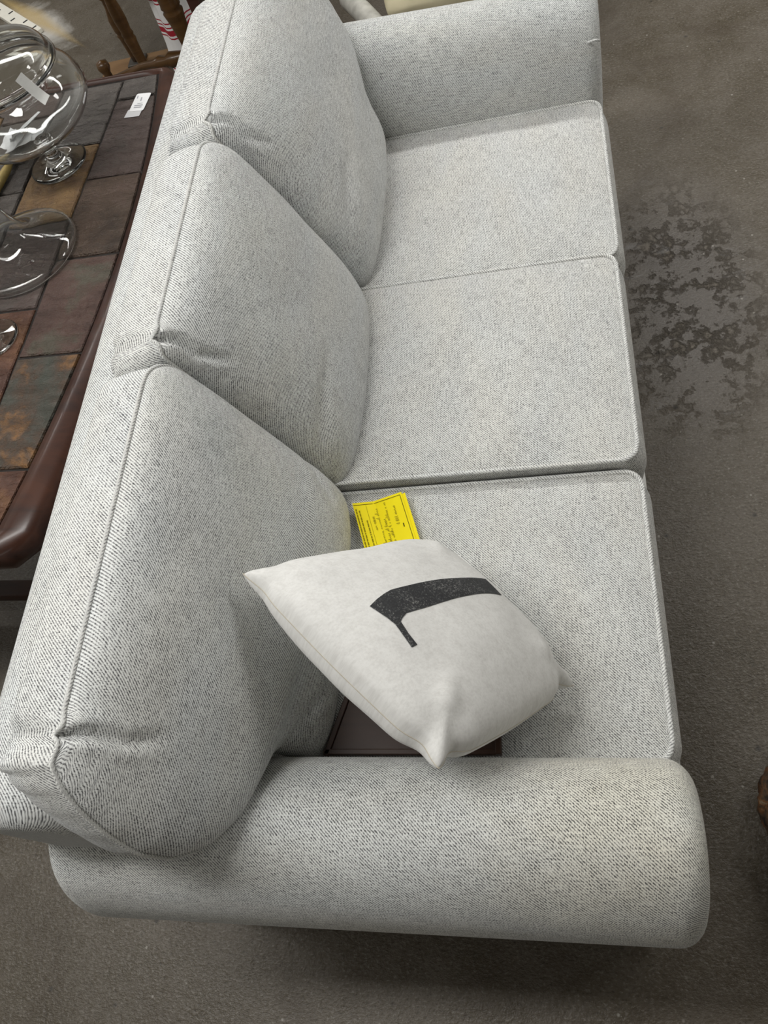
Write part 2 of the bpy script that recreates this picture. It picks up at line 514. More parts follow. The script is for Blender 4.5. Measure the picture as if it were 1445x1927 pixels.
def lobe(side, yb):
    """end that spills over the arm: narrow below the arm top, bulging above"""
    def f(h):
        pts_h = [0, .15, .19, .215, .240, .28, .33, .39, .45, .50, .535, .557]
        pts_y = [.0, .01, .04, .10, .142, .174, .190, .190, .172, .150, .128, .104]
        return yb - side * float(np.interp(h, pts_h, pts_y))
    return f


evb = lambda v: (max(0, 1 - abs(2 * v - 1) ** 3.0) ** .42) * (1 + .32 * (.42 - v))


def gr(yc, s):   # fold running down the face from a pinched top corner
    return [((yc, BH), (yc + s * .006, BH - .03), (yc + s * .002, BH - .07), (yc + s * .022, BH - .13))]


ym0, ym1 = W + .004, 2 * W - .004
cushion('back_cushion', (-.62, 0, .47), (0, 1, 0), ux, un, BH, lobe(1, .0), rounded(W - .002, .05, .07, BH, -1), .088, .150, .016, roll=.07,
        nu=96, nv=84, ev=evb, taper=.045, grooves=[(gr(-.068, 1)[0], .0065, .028)], wr=((.50, .16, .06, -.006, .6), (.05, .13, .06, -.005, -.4)))
cushion('back_cushion', (-.62, 0, .47), (0, 1, 0), ux, un, BH, rounded(ym0, .05, .035, BH, 1), rounded(ym1, .05, .07, BH, -1), .096, .150, .014, roll=.07,
        nu=96, nv=84, ev=evb, grooves=[(gr(ym0 + .022, 1)[0], .0065, .030)], wr=((W + .10, .20, .09, -.010, .35), (W + .05, .12, .05, .006, .8)))
cushion('back_cushion', (-.62, 0, .47), (0, 1, 0), ux, un, BH, rounded(2 * W + .004, .05, .035, BH, 1), lobe(-1, L3), .118, .150, .014, roll=.07,
        nu=96, nv=84, ev=evb, taper=.03, ecurve=.32, grooves=[(gr(2 * W + .026, 1)[0], .0065, .030)], wr=((2 * W + .12, .22, .08, -.007, .4),))


def loft(name, prof, axis, a0, a1, place, r, mat, nseg=40, bulge=.008):
    """closed profile pushed from a0 to a1 with rounded ends; place(p, a) -> xyz"""
    P = smoothcurve(prof, 96, True); m = len(P)
    T = np.roll(P, -2, 0) - np.roll(P, 2, 0); T /= np.linalg.norm(T, axis=1)[:, None]
    N = np.stack([T[:, 1], -T[:, 0]], 1)
    area = np.sum(P[:, 0] * np.roll(P[:, 1], -1) - np.roll(P[:, 0], -1) * P[:, 1])
    if area < 0: N = -N
    st = []
    for k in range(9):
        th = PI / 2 * k / 8; st.append((a0 + r * (1 - math.sin(th)), r * (1 - math.cos(th))))
    st = [(a0 + r * (1 - math.sin(PI / 2 * k / 8)), r * (1 - math.cos(PI / 2 * k / 8))) for k in range(8, 0, -1)]
    st += [(a, 0) for a in np.linspace(a0 + r, a1 - r, nseg)]
    st += [(a1 - r * (1 - math.sin(PI / 2 * k / 8)), r * (1 - math.cos(PI / 2 * k / 8))) for k in range(1, 9)]
    V = []; UV = []; F = []
    per = np.concatenate([[0], np.cumsum(np.linalg.norm(np.diff(P, axis=0), axis=1))])
    for a, ins in st:
        for i in range(m):
            p = P[i] - N[i] * ins
            V.append(place(p, a)); UV.append((a + ins * 1.0, per[i]))
    for s in range(len(st) - 1):
        for i in range(m):
            j = (i + 1) % m
            F.append((s * m + i, s * m + j, (s + 1) * m + j, (s + 1) * m + i))
    for s, a in ((0, a0 - bulge), (len(st) - 1, a1 + bulge)):
        c = P.mean(0); rows = [list(range(s * m, s * m + m))]
        for f in (.6, .25):
            row = []
            for i in range(m):
                q = c + (P[i] - N[i] * r - c) * f
                row.append(len(V)); V.append(place(q, st[s][0] + (a - st[s][0]) * (1 - f ** 2))); UV.append((q[0], q[1] + 5))
            rows.append(row)
        for A, Bq in zip(rows, rows[1:]):
            for i in range(m):
                j = (i + 1) % m
                F.append((A[i], A[j], Bq[j], Bq[i]))
        F.append(tuple(rows[-1]))
    return mesh(name, V, F, mat, sofa, uv=UV, off=SL)


arm = [(.002, .09), (.002, .30), (.002, .44), (.004, .52), (.012, .585), (.036, .642), (.080, .682), (.135, .697), (.188, .680),
       (.228, .642), (.254, .590), (.267, .530), (.264, .480), (.246, .435), (.226, .38), (.226, .24), (.226, .09), (.11, .088)]
near_arm = loft('arm', arm, 0, -1.005, .012, lambda p, a: (a, -p[0], p[1] + .012 * max(0, (-.2 - a))), .042, FAB_ARM)
far_arm = loft('arm', arm, 0, -1.005, .012, lambda p, a: (a, L3 + p[0], p[1] + (.02 + .05 * max(0, -a)) * max(0, p[1] - .45) / .25), .042, FAB_ARM)
for A, s in ((near_arm, -1),):
    tube('welt', [(-.034, s * .218, .648)] + [(-.018, s * .221, .640), (-.004, s * .218, .628), (.006, s * .208, .612), (.011, s * .196, .600)], .0030, WELT, A, off=SL)
tube('welt', [(-.022, 1.704, .642), (-.012, 1.702, .645), (.000, 1.703, .645), (.008, 1.706, .640)], .0028, WELT, far_arm, off=SL)
backp = [(-.76, .09), (-.78, .40), (-.80, .70), (-.83, .82), (-.87, .875), (-.93, .895), (-.99, .88), (-1.030, .835), (-1.042, .77), (-1.040, .66), (-1.032, .40), (-1.025, .09)]
loft('back_frame', backp, 1, -.168, L3 + .168, lambda p, a: (p[0], a, p[1]), .05, FAB)
box('seat_base', (-1.0, .004, .09), (.020, L3 - .004, .345), FAB_SEAT, sofa, .015, 3, SL, True)
for x in (-.05, -.98):
    for y in (-.16, L3 + .16):
        bm = bmesh.new(); bmesh.ops.create_cone(bm, cap_ends=True, segments=16, radius1=.022, radius2=.032, depth=.092)
        bmesh.ops.translate(bm, verts=bm.verts[:], vec=Vector((x - SL[0], y - SL[1], .046)))
        from_bm('leg', bm, M['feet'], sofa, True)

# ------------------------------------------------------------------ throw pillow with printed letter
cA, cB, cC, cD = [np.array(t) for t in ((-.625, .200, .880), (-.405, .376, .600), (-.154, .119, .530), (-.332, -.072, .810))]
pn = np.cross(cD - cA, cB - cA); pn /= np.linalg.norm(pn)
if pn[2] < 0: pn = -pn
PT = .088


def pillow_pt(u, v, s):
    """u: A->B, v: A->D, s: +1 front, -1 back"""
    g = lambda t: math.exp(-((t - .10) / .055) ** 2)
    mid = lambda t: math.sin(PI * t) ** 2
    eu0 = .012 * g(v) + .030 * g(1 - v) - .012 * mid(v)      # A-D edge
    eu1 = .012 * g(v) + .048 * g(1 - v) - .012 * mid(v)      # B-C edge
    ev0 = .012 * g(u) + .012 * g(1 - u) + .030 * mid(u)      # A-B edge
    ev1 = .030 * g(u) + .048 * g(1 - u) - .012 * mid(u)      # D-C edge
    uu = u + (eu0 * (1 - u) - eu1 * u) * abs(1 - 2 * u)
    vv = v + (ev0 * (1 - v) - ev1 * v) * abs(1 - 2 * v)
    p = cA * (1 - uu) * (1 - vv) + cB * uu * (1 - vv) + cC * uu * vv + cD * (1 - uu) * vv
    k = (max(0, 1 - (2 * u - 1) ** 2) * max(0, 1 - (2 * v - 1) ** 2)) ** .40
    wob = .004 * mn.noise(Vector((u * 5, v * 5, s * 2.0))) * min(1, k * 2)
    for (wu, wv, du, dv, am) in ((.10, .90, .7, -.7, .008), (.90, .90, -.7, -.7, .006), (.9, .1, -.7, .7, .006), (.08, .10, .7, .7, .006)):
        a_ = (u - wu) * du + (v - wv) * dv; b_ = -(u - wu) * dv + (v - wv) * du
        wob += am * math.exp(-(b_ / .035) ** 2) * math.exp(-((a_ - .05) / .10) ** 2) * (1 if s > 0 else .5)
    return p + pn * s * (PT * k + (wob if k > .05 else 0))


NP_ = 72
ts = [.5 - .5 * math.cos(PI * i / (NP_ - 1)) for i in range(NP_)]
ts = [.6 * t + .4 * i / (NP_ - 1) for i, t in enumerate(ts)]
V = []; UV = []; F = []
for s in (1, -1):
    for v in ts:
        for u in ts: V.append(pillow_pt(u, v, s)); UV.append((u * .4 + (2 if s < 0 else 0), v * .4))
for s in (0, 1):
    o_ = s * NP_ * NP_
    for j in range(NP_ - 1):
        for i in range(NP_ - 1):
            q = (o_ + j * NP_ + i, o_ + j * NP_ + i + 1, o_ + (j + 1) * NP_ + i + 1, o_ + (j + 1) * NP_ + i)
            F.append(q if s == 0 else q[::-1])
PL = tuple(((cA + cC) / 2).round(3)); PL = (PL[0], PL[1], .50)
pill = thing('throw_pillow', 'small square pale grey throw pillow with printed black letter, propped at near end of sofa', 'pillow', PL)
body = mesh('cover', V, F, M['pillow'], pill, uv=UV, off=PL)
bm = bmesh.new(); bm.from_mesh(body.data); bmesh.ops.remove_doubles(bm, verts=bm.verts[:], dist=1e-5)
bmesh.ops.recalc_face_normals(bm, faces=bm.faces[:]); bm.to_mesh(body.data); bm.free()
seam = [pillow_pt(t, 0, 1) for t in ts] + [pillow_pt(1, t, 1) for t in ts[1:]] + [pillow_pt(t, 1, 1) for t in ts[::-1][1:]] + [pillow_pt(0, t, 1) for t in ts[::-1][1:-1]]
tube('seam', [tuple(p) for p in seam], .0009, M['seam'], body, n=6, closed=True, off=PL)


def decal(name, poly_strips, mat, parent, fn, off):
    """strips of matched edges, each a list of ((u,v),(u,v)); filled with a fine grid"""
    V = []; F = []
    for st in poly_strips:
        base = len(V); n = 8
        for a, b in st:
            for k in range(n + 1):
                t = k / n; V.append(fn(a[0] + (b[0] - a[0]) * t, a[1] + (b[1] - a[1]) * t))
        for r in range(len(st) - 1):
            for k in range(n):
                i = base + r * (n + 1) + k
                F.append((i, i + 1, i + n + 2, i + n + 1))
    return mesh(name, V, F, mat, parent, off=off)


pf = lambda u, v: pillow_pt(u, v, 1) + pn * .0009


def dens(st, k=6):
    out = []
    for (a, b), (c, d) in zip(st, st[1:]):
        for i in range(k):
            t = i / k
            out.append(((a[0] + (c[0] - a[0]) * t, a[1] + (c[1] - a[1]) * t), (b[0] + (d[0] - b[0]) * t, b[1] + (d[1] - b[1]) * t)))
    return out + [st[-1]]


LET = [dens([((.176, .411), (.177, .420)), ((.22, .396), (.183, .470)), ((.262, .386), (.192, .518)), ((.30, .380), (.225, .517)), ((.36, .384), (.263, .503)),
             ((.472, .392), (.355, .509)), ((.56, .400), (.534, .515)), ((.66, .413), (.66, .522)), ((.86, .43), (.86, .535))]),
       dens([((.186, .490), (.232, .514)), ((.190, .525), (.215, .525)), ((.182, .58), (.205, .575)), ((.176, .628), (.201, .628))], 4)]
decal('printed_letter', LET, M['print'], pill, pf, PL)

# ------------------------------------------------------------------ dark tray under the pillow
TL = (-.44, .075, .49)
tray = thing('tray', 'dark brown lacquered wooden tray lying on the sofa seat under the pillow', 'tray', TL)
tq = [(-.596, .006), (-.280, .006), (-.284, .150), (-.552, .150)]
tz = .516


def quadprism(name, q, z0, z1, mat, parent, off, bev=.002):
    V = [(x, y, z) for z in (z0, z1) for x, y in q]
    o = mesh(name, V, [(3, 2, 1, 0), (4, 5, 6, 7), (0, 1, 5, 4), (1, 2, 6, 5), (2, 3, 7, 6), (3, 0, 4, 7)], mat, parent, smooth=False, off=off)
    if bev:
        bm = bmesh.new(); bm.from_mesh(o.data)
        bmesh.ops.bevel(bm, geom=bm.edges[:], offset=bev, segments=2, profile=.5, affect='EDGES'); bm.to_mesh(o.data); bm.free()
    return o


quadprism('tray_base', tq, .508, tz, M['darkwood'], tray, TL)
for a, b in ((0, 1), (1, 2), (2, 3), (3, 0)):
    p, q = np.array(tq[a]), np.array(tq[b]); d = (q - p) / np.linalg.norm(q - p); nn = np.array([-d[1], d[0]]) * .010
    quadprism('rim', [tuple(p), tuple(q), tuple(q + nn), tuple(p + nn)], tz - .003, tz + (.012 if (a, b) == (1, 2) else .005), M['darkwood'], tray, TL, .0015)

# ------------------------------------------------------------------ yellow card
NL = (-.51, .47, .485)
card = thing('sale_card', 'bent bright yellow printed card with handwriting on the seat behind the pillow', 'card', NL)
n00, n10, n01 = np.array((-.581, .518)), np.array((-.476, .534)), np.array((-.550, .420))
dw = n10 - n00; dl = (n01 - n00) / np.linalg.norm(n01 - n00)


def card_pt(s, t, lift=0.0):
    """s across 0..1, t along in metres"""
    p = n00 + dw * s + dl * t
    z = .5035 + (.014 * abs(s - .40) / .6 if s > .40 else .010 * (abs(s - .40) / .4)) + lift
    return (p[0], p[1], z)


def sheet(name, s0, s1, t0, t1, lift, mat, parent, thick=.0006, ns=14, nt=4):
    V = []; F = []
    for lay in (0, 1):
        for j in range(nt + 1):
            for i in range(ns + 1):
                V.append(card_pt(s0 + (s1 - s0) * i / ns, t0 + (t1 - t0) * j / nt, lift - lay * thick))
    A = (ns + 1) * (nt + 1)
    for j in range(nt):
        for i in range(ns):
            a = j * (ns + 1) + i
            F.append((a, a + 1, a + ns + 2, a + ns + 1)); F.append((A + a, A + a + ns + 1, A + a + ns + 2, A + a + 1))
    for i in range(ns): F.append((i, A + i, A + i + 1, i + 1)); b = nt * (ns + 1) + i; F.append((b, b + 1, A + b + 1, A + b))
    for j in range(nt): a = j * (ns + 1); F.append((a, a + ns + 1, A + a + ns + 1, A + a)); b = a + ns; F.append((b, A + b, A + b + ns + 1, b + ns + 1))
    return mesh(name, V, F, mat, parent, smooth=False, off=NL)


sheet('card_sheet', 0, 1, 0, .16, .0, M['yellow'], card)
sheet('card_sheet', .02, 1.065, .004, .16, -.0016, M['yellow'], card)


def strokes(name, lines, wd, mat, parent, lift):
    V = []; F = []
    for P in lines:
        for a, b in zip(P, P[1:]):
            a, b = np.array(a), np.array(b)     # (s in metres, t in metres)
            d = b - a; L_ = np.linalg.norm(d)
            if L_ < 1e-6: continue
            q = np.array([-d[1], d[0]]) / L_ * wd / 2; k = len(V)
            for c in (a - q, a + q, b + q, b - q): V.append(card_pt(c[0] / .1062, c[1], lift))
            F.append((k, k + 1, k + 2, k + 3))
    return mesh(name, V, F, mat, parent, smooth=False, off=NL)


rr = random.Random(3)
border = [[(.0015 + .1 * i / 20, .006) for i in range(21)], [(.1015, .006), (.1015, .155)]]
strokes('border_line', border, .0012, M['ink'], card, .0005)
fine = []
for col, t0 in ((.0045, .016), (.0105, .020), (.0205, .046)):      # three lines of small print along the edge
    t = t0
    while t < .15:
        l = rr.uniform(.003, .009); u = t
        while u < t + l:
            fine.append([(col + .0012, u), (col - .0012, u + .0002)]); fine.append([(col - .0012, u), (col - .0012, u + .0009)]); u += .0013
        t += l + .0018
strokes('small_print', fine, .0006, M['ink'], card, .0005)
strokes('ruled_line', [[(.026, .008), (.026, .155)]], .0008, M['pencil'], card, .0004)
hand = []
for col, t0, t1 in ((.036, .038, .075), (.046, .020, .112), (.058, .050, .118), (.066, .012, .118), (.084, .026, .072)):   # handwriting, read up the card
    t = t0
    while t < t1:
        h_ = rr.choice((.003, .004, .004, .0075)); x0 = col
        P = [(x0 + .001, t), (x0 - h_, t + rr.uniform(0, .0012)), (x0 - h_ * .3, t + .0015), (x0 + rr.uniform(-.001, .001), t + .0026), (x0 - h_ * .7, t + .003)]
        hand.append(P); t += rr.choice((.0034, .004, .0045, .0075))
strokes('handwriting', hand, .0005, M['handink'], card, .0005)
strokes('printed_word', [[(.0905, .072), (.0905, .081)], [(.0915, .072), (.0915, .081)]], .0014, M['ink'], card, .0005)

# ------------------------------------------------------------------ slate-topped table
TZ = .75; TO = (-1.60, 1.10); TR = -.045
table = thing('slate_top_table', 'long dark wood table inlaid with slate tiles behind the sofa back', 'table', (TO[0], TO[1], 0), TR)


def xin(b): return .482 - .135 * b * b
def xout(b): return .548 - .10 * b * b


def outline(off_in):
    """half outline functions -> closed list of (a,b), inner (tile field) or outer edge"""
    pts = []
    f, B, Bf = (xin, .70, .712) if off_in else (xout, .755, .728)
    c = .05 if not off_in else .004
    bs = np.linspace(-B + c, Bf - c, 25)
    bow = lambda a, B=B: B + (.02 if not off_in else .012) * (1 - (a / .5) ** 2)
    for b in bs: pts.append((f(b), b))
    As = np.linspace(f(B) - c, -f(B) + c, 17)
    for a in As: pts.append((a, bow(a, Bf)))
    for b in bs[::-1]: pts.append((-f(b), b))
    for a in As[::-1]: pts.append((a, -bow(a)))
    return pts


OO, II = outline(False), outline(True); m = len(OO)
# bullnosed frame
prof = [(1.0, .004), (.86, .004), (.80, .006), (.62, .0065), (.35, .002), (.16, -.006), (.05, -.018), (0, -.034), (.03, -.048), (.12, -.056), (1.0, -.056)]
V = []; F = []
for (fr, dz) in prof:
    for i in range(m):
        a = OO[i][0] + (II[i][0] - OO[i][0]) * fr; b = OO[i][1] + (II[i][1] - OO[i][1]) * fr
        V.append((a, b, TZ + dz))
k_ = len(prof)
for s in range(k_):
    t_ = (s + 1) % k_
    for i in range(m):
        j = (i + 1) % m; F.append((s * m + i, s * m + j, t_ * m + j, t_ * m + i))
mesh('table_edge', V, F, M['tablewood'], table)
V = [(a, b, TZ + dz) for dz in (-.006, -.05) for a, b in II]
mesh('grout_bed', V, [tuple(range(m)), tuple(range(2 * m - 1, m - 1, -1))] + [(i, (i + 1) % m, m + (i + 1) % m, m + i) for i in range(m)], M['grout'], table, smooth=False)
SLT = {
    'grey': [(.060, .050, .044), (.082, .071, .063), (.098, .085, .074)],
    'mauve': [(.060, .040, .034), (.082, .058, .050), (.072, .058, .050)],
    'brown': [(.040, .026, .018), (.070, .045, .030), (.085, .055, .042)],
    'tan': [(.085, .048, .030), (.16, .095, .042), (.22, .135, .058)],
    'umber': [(.050, .026, .020), (.080, .044, .034), (.070, .060, .042)],
    'multi': [(.050, .054, .042), (.058, .052, .040), (.070, .045, .030), (.19, .095, .035)],
    'rust': [(.065, .028, .018), (.105, .046, .026), (.15, .072, .032)],
}
SM = {k: mat_slate('slate_' + k, v, 9.0, i * 3.1) for i, (k, v) in enumerate(SLT.items())}
colx = [.62, .300, .115, -.07, -.255, -.62]
rows = [[.62, .307, .03, -.266, -.56], [.45, .165, -.12, -.41], [.60, .30, .0, -.30, -.58], [.45, .165, -.12, -.41], [.60, .30, .0, -.30, -.58]]
kinds = [['grey', 'mauve', 'brown', 'umber', 'multi', 'rust'], ['grey', 'tan', 'mauve', 'rust', 'multi'], ['mauve', 'grey', 'grey', 'umber', 'tan', 'brown'],
         ['tan', 'brown', 'grey', 'rust', 'umber'], ['brown', 'grey', 'tan', 'umber', 'mauve', 'rust']]
ti = 0
for c in range(5):
    a1, a0 = colx[c] - .004, colx[c + 1] + .004
    bs = [.72] + rows[c] + [-.72]
    for r in range(len(bs) - 1):
        b1, b0 = bs[r] - .004, bs[r + 1] + .004
        N = 12; P = []
        rt = random.Random(c * 50 + r)
        def clip(a, b):
            b = max(-.694, min(.706, b)); lim = xin(b) - .010
            return (max(-lim, min(lim, a)), b)
        ring_ = [(a0 + (a1 - a0) * i / 4, b0) for i in range(4)] + [(a1, b0 + (b1 - b0) * i / N) for i in range(N)] + [(a1 - (a1 - a0) * i / 4, b1) for i in range(4)] + [(a0, b1 - (b1 - b0) * i / N) for i in range(N)]
        ring_ = [clip(a + rt.uniform(-.0012, .0012), b + rt.uniform(-.0012, .0012)) for a, b in ring_]
        ca = sum(p[0] for p in ring_) / len(ring_); cb = sum(p[1] for p in ring_) / len(ring_)
        zt = .0 + rt.uniform(-.0012, .0012); q = len(ring_)
        V = []
        for (f, dz) in ((1.0, -.012), (1.0, -.003), (.975, zt), (.5, zt + .0004)):
            V += [(ca + (p[0] - ca) * f, cb + (p[1] - cb) * f, TZ + dz) for p in ring_]
        F = [(s * q + i, s * q + (i + 1) % q, (s + 1) * q + (i + 1) % q, (s + 1) * q + i) for s in range(3) for i in range(q)] + [tuple(range(3 * q, 4 * q))]
        mesh('tile', V, F, SM[kinds[c][r]], table, smooth=False)
# apron, legs and stretchers
box('apron', (-.40, -.60, .60), (.40, .60, .70), M['tablewood'], table, .004)
for sa in (-1, 1):
    for sb in (-1, 1):
        bm = bmesh.new(); bmesh.ops.create_cone(bm, cap_ends=True, segments=4, radius1=.040, radius2=.058, depth=.69)
        bmesh.ops.rotate(bm, verts=bm.verts[:], matrix=Matrix.Rotation(PI / 4, 3, 'Z'))
        bmesh.ops.bevel(bm, geom=bm.edges[:], offset=.006, segments=2, affect='EDGES')
        bmesh.ops.translate(bm, verts=bm.verts[:], vec=Vector((sa * .36, sb * .56, .345)))
        from_bm('leg', bm, M['tablewood'], table)
box('stretcher', (-.36, -.585, .10), (.36, -.535, .14), M['tablewood'], table, .004)
box('stretcher', (-.36, .535, .10), (.36, .585, .14), M['tablewood'], table, .004)

# price sticker on the table
def sticker_geo(corners, z, rad, n=5):
    P = []
    c = [np.array(p) for p in corners]
    for i in range(4):
        a, b, d = c[i - 1], c[i], c[(i + 1) % 4]
        p0 = b + (a - b) / np.linalg.norm(a - b) * rad; p1 = b + (d - b) / np.linalg.norm(d - b) * rad
        for k in range(n + 1):
            t = k / n; P.append((1 - t) ** 2 * p0 + 2 * t * (1 - t) * b + t * t * p1)
    V = [(p[0], p[1], zz) for zz in (z, z - .0006) for p in P]; q = len(P)
    return V, [tuple(range(q)), tuple(range(2 * q - 1, q - 1, -1))] + [(i, (i + 1) % q, q + (i + 1) % q, q + i) for i in range(q)]


STL = (-1.195, 1.665, TZ)
stk = thing('price_sticker', 'white rounded price sticker on the far slate tile of the table', 'sticker', STL)
sc_ = [(-1.216, 1.640), (-1.172, 1.632), (-1.162, 1.704), (-1.207, 1.712)]
V, F = sticker_geo(sc_, TZ + .0022, .007); mesh('sticker_face', V, F, M['paper'], stk, smooth=False, off=STL)
V, F = sticker_geo([(-1.226, 1.617), (-1.180, 1.612), (-1.176, 1.640), (-1.220, 1.648)], TZ + .0016, .001); mesh('backing_film', V, F, M['clearfilm'], stk, smooth=False, off=STL)
V = []; F = []
for (x, y, w_, h_) in ((-1.204, 1.658, .026, .004), (-1.204, 1.650, .024, .004), (-1.190, 1.675, .004, .016), (-1.203, 1.690, .003, .012), (-1.196, 1.666, .016, .002)):
    k = len(V); V += [(x, y, TZ + .0026), (x + w_, y - w_ * .15, TZ + .0026), (x + w_, y + h_ - w_ * .15, TZ + .0026), (x, y + h_, TZ + .0026)]; F.append((k, k + 1, k + 2, k + 3))
mesh('faded_print', V, F, M['greyink'], stk, smooth=False, off=STL)

# ------------------------------------------------------------------ glassware
G = M['glass']


def walled(outer, t):
    """closed lathe profile from outer curve (r,z) with inner offset t, both ending on the axis if r=0"""
    o = smoothcurve(outer, 40)
    T = np.gradient(o, axis=0); T /= np.linalg.norm(T, axis=1)[:, None]
    N = np.stack([-T[:, 1], T[:, 0]], 1)
    inn = o + N * t; inn[:, 0] = np.maximum(inn[:, 0], 0.0001)
    return [tuple(p) for p in o] + [tuple(p) for p in inn[::-1]]


def solid(prof, n=50):
    return [tuple(p) for p in smoothcurve(prof, n)]


JL = (-1.383, 1.476, TZ + .0022)
jar = thing('apothecary_jar', 'large clear glass footed jar with domed lid and pale label strip on the table', 'glass jar', JL)
lathe('foot', solid([(.0005, .0), (.05, .0), (.076, .0), (.079, .003), (.076, .006), (.05, .010), (.028, .018), (.019, .03), (.017, .045), (.026, .056), (.024, .068), (.016, .076), (.0005, .078)]), G, jar)
BW = [(.001, .074), (.035, .077), (.098, .092), (.148, .120), (.174, .152), (.178, .178), (.168, .208), (.148, .230), (.138, .240), (.144, .246)]
bowl = walled(BW, .0045)
lathe('bowl', bowl, G, jar, 64, closed=True)
lr = Matrix.Rotation(math.radians(1.5), 3, 'Y')
lid = lathe('lid', walled([(.144, .0), (.148, .005), (.139, .010), (.136, .018), (.132, .030), (.115, .044), (.07, .054), (.018, .057), (.001, .057)], -.0045), G, jar, 64, loc=(0, 0, .250), rot=lr, closed=True)
lathe('knob', solid([(.0005, .0), (.010, .001), (.009, .008), (.018, .016), (.021, .027), (.017, .038), (.0005, .043)]), G, lid, 32, loc=tuple(Vector((0, 0, .250)) + lr @ Vector((0, 0, .056))), rot=lr)
# label strip wrapped on the bowl
ob_ = smoothcurve(BW, 60)
V = []; F = []
for i in range(15):
    t = i / 14
    for s in (0, 1):
        zz = .285 - .068 * t + (.003 if s else -.003); th = math.radians(-44.5 + 7.5 * t + 9 * s)
        r_ = float(np.interp(zz, [.205, .214, .225, .242, .262, .29], [.1745, .168, .158, .1535, .1505, .146]))
        V.append((r_ * math.cos(th), r_ * math.sin(th), zz))
for i in range(14): F.append((2 * i, 2 * i + 1, 2 * i + 3, 2 * i + 2))
ls = mesh('label_strip', V, F, M['labelstrip'], jar)
ls['label'] = 'pale translucent label strip'

SLc = (-1.392, 1.150, TZ + .0065)
stand = thing('footed_cake_stand', 'clear glass stand with wide flared foot in the middle of the table edge', 'glass stand', SLc)
lathe('foot', walled([(.138, .0), (.141, .004), (.136, .012), (.112, .022), (.080, .032), (.052, .050), (.034, .080), (.024, .115), (.020, .150)], -.004), G, stand, 64, closed=True)
lathe('stem', solid([(.0005, .148), (.018, .149), (.020, .158), (.030, .170), (.024, .182), (.016, .192), (.018, .205), (.0005, .206)]), G, stand, 40)
lathe('dish', walled([(.001, .205), (.03, .207), (.055, .214), (.066, .232), (.070, .26)], .004), G, stand, 56, closed=True)

GL = (-1.388, .884, TZ + .0022)
gob = thing('glass_goblet', 'small clear glass goblet foot at the left, nearest glass on the table', 'goblet', GL)
lathe('foot', solid([(.0005, .0), (.055, .0), (.058, .002), (.055, .005), (.03, .008), (.013, .016), (.010, .03), (.016, .038), (.018, .046), (.010, .056), (.008, .09), (.012, .10), (.0005, .101)]), G, gob, 48)
lathe('bowl', walled([(.001, .100), (.02, .104), (.036, .125), (.042, .160), (.040, .20)], .002), G, gob, 48, closed=True)

# cake server with brass handle and a crumpled paper tag
HL = (-1.53, 1.45, TZ)
srv = thing('brass_handled_server', 'dull brass handled server lying beside the big glass jar', 'utensil', HL)
P = [(-1.560, 1.335, TZ + .014), (-1.556, 1.36, TZ + .014), (-1.545, 1.42, TZ + .015), (-1.535, 1.475, TZ + .016), (-1.531, 1.50, TZ + .016)]
tube('handle', P, [.010, .0125, .0125, .011, .007], M['brass'], srv, 14, off=HL)
box('blade', (-1.555, 1.50, TZ + .012), (-1.505, 1.60, TZ + .0145), M['bracket'], srv, .001, 1, HL)
CL = (-1.49, 1.56, TZ)
V = []; F = []; rp = random.Random(11)
def crumple(cx, cy, w_, h_, rot, z, tilt):
    k = len(V); n = 5
    for j in range(n):
        for i in range(n):
            x = (i / (n - 1) - .5) * w_; y = (j / (n - 1) - .5) * h_
            xx = x * math.cos(rot) - y * math.sin(rot); yy = x * math.sin(rot) + y * math.cos(rot)
            V.append((cx + xx, cy + yy, z + tilt * (i / (n - 1)) + rp.uniform(0, .012)))
    for j in range(n - 1):
        for i in range(n - 1):
            a = k + j * n + i; F.append((a, a + 1, a + n + 1, a + n))
crumple(-1.50, 1.535, .085, .045, .35, TZ + .022, .012)
crumple(-1.462, 1.552, .075, .040, -.25, TZ + .028, .006)
crumple(-1.488, 1.585, .05, .11, -.5, TZ + .030, .03)
crumple(-1.525, 1.55, .06, .07, .9, TZ + .026, .02)
o = mesh('paper_tag', V, F, M['paper'], smooth=False, off=CL, recalc=False); o.location = CL
o['label'] = 'crumpled white paper tag beside the big jar foot'; o['category'] = 'paper tag'
sm = o.modifiers.new('thick', 'SOLIDIFY'); sm.thickness = .0008

# ------------------------------------------------------------------ beyond the sofa
CHL = (-1.70, 3.2, 0)
chair = thing('turned_leg_table', 'brown wooden table with turned legs on tan foot boards beyond the slate table', 'table', CHL)


def turned(name, x, y, z0, z1, r, mat, parent, off, seq=None):
    H_ = z1 - z0
    seq = seq or [(0, .70), (.14, .80), (.30, 1.0), (.33, 1.12), (.345, .92), (.36, 1.12), (.38, .95), (.45, 1.15), (.52, 1.1), (.62, .78), (.70, .68), (.715, .86), (.73, .68), (.76, 1.0), (.85, 1.15), (1.0, 1.1)]
    prof = [(.0005, 0)] + [(r * k, H_ * f) for f, k in seq] + [(.0005, H_)]
    return lathe(name, prof, mat, parent, 20, loc=(x - off[0], y - off[1], z0 - off[2]))


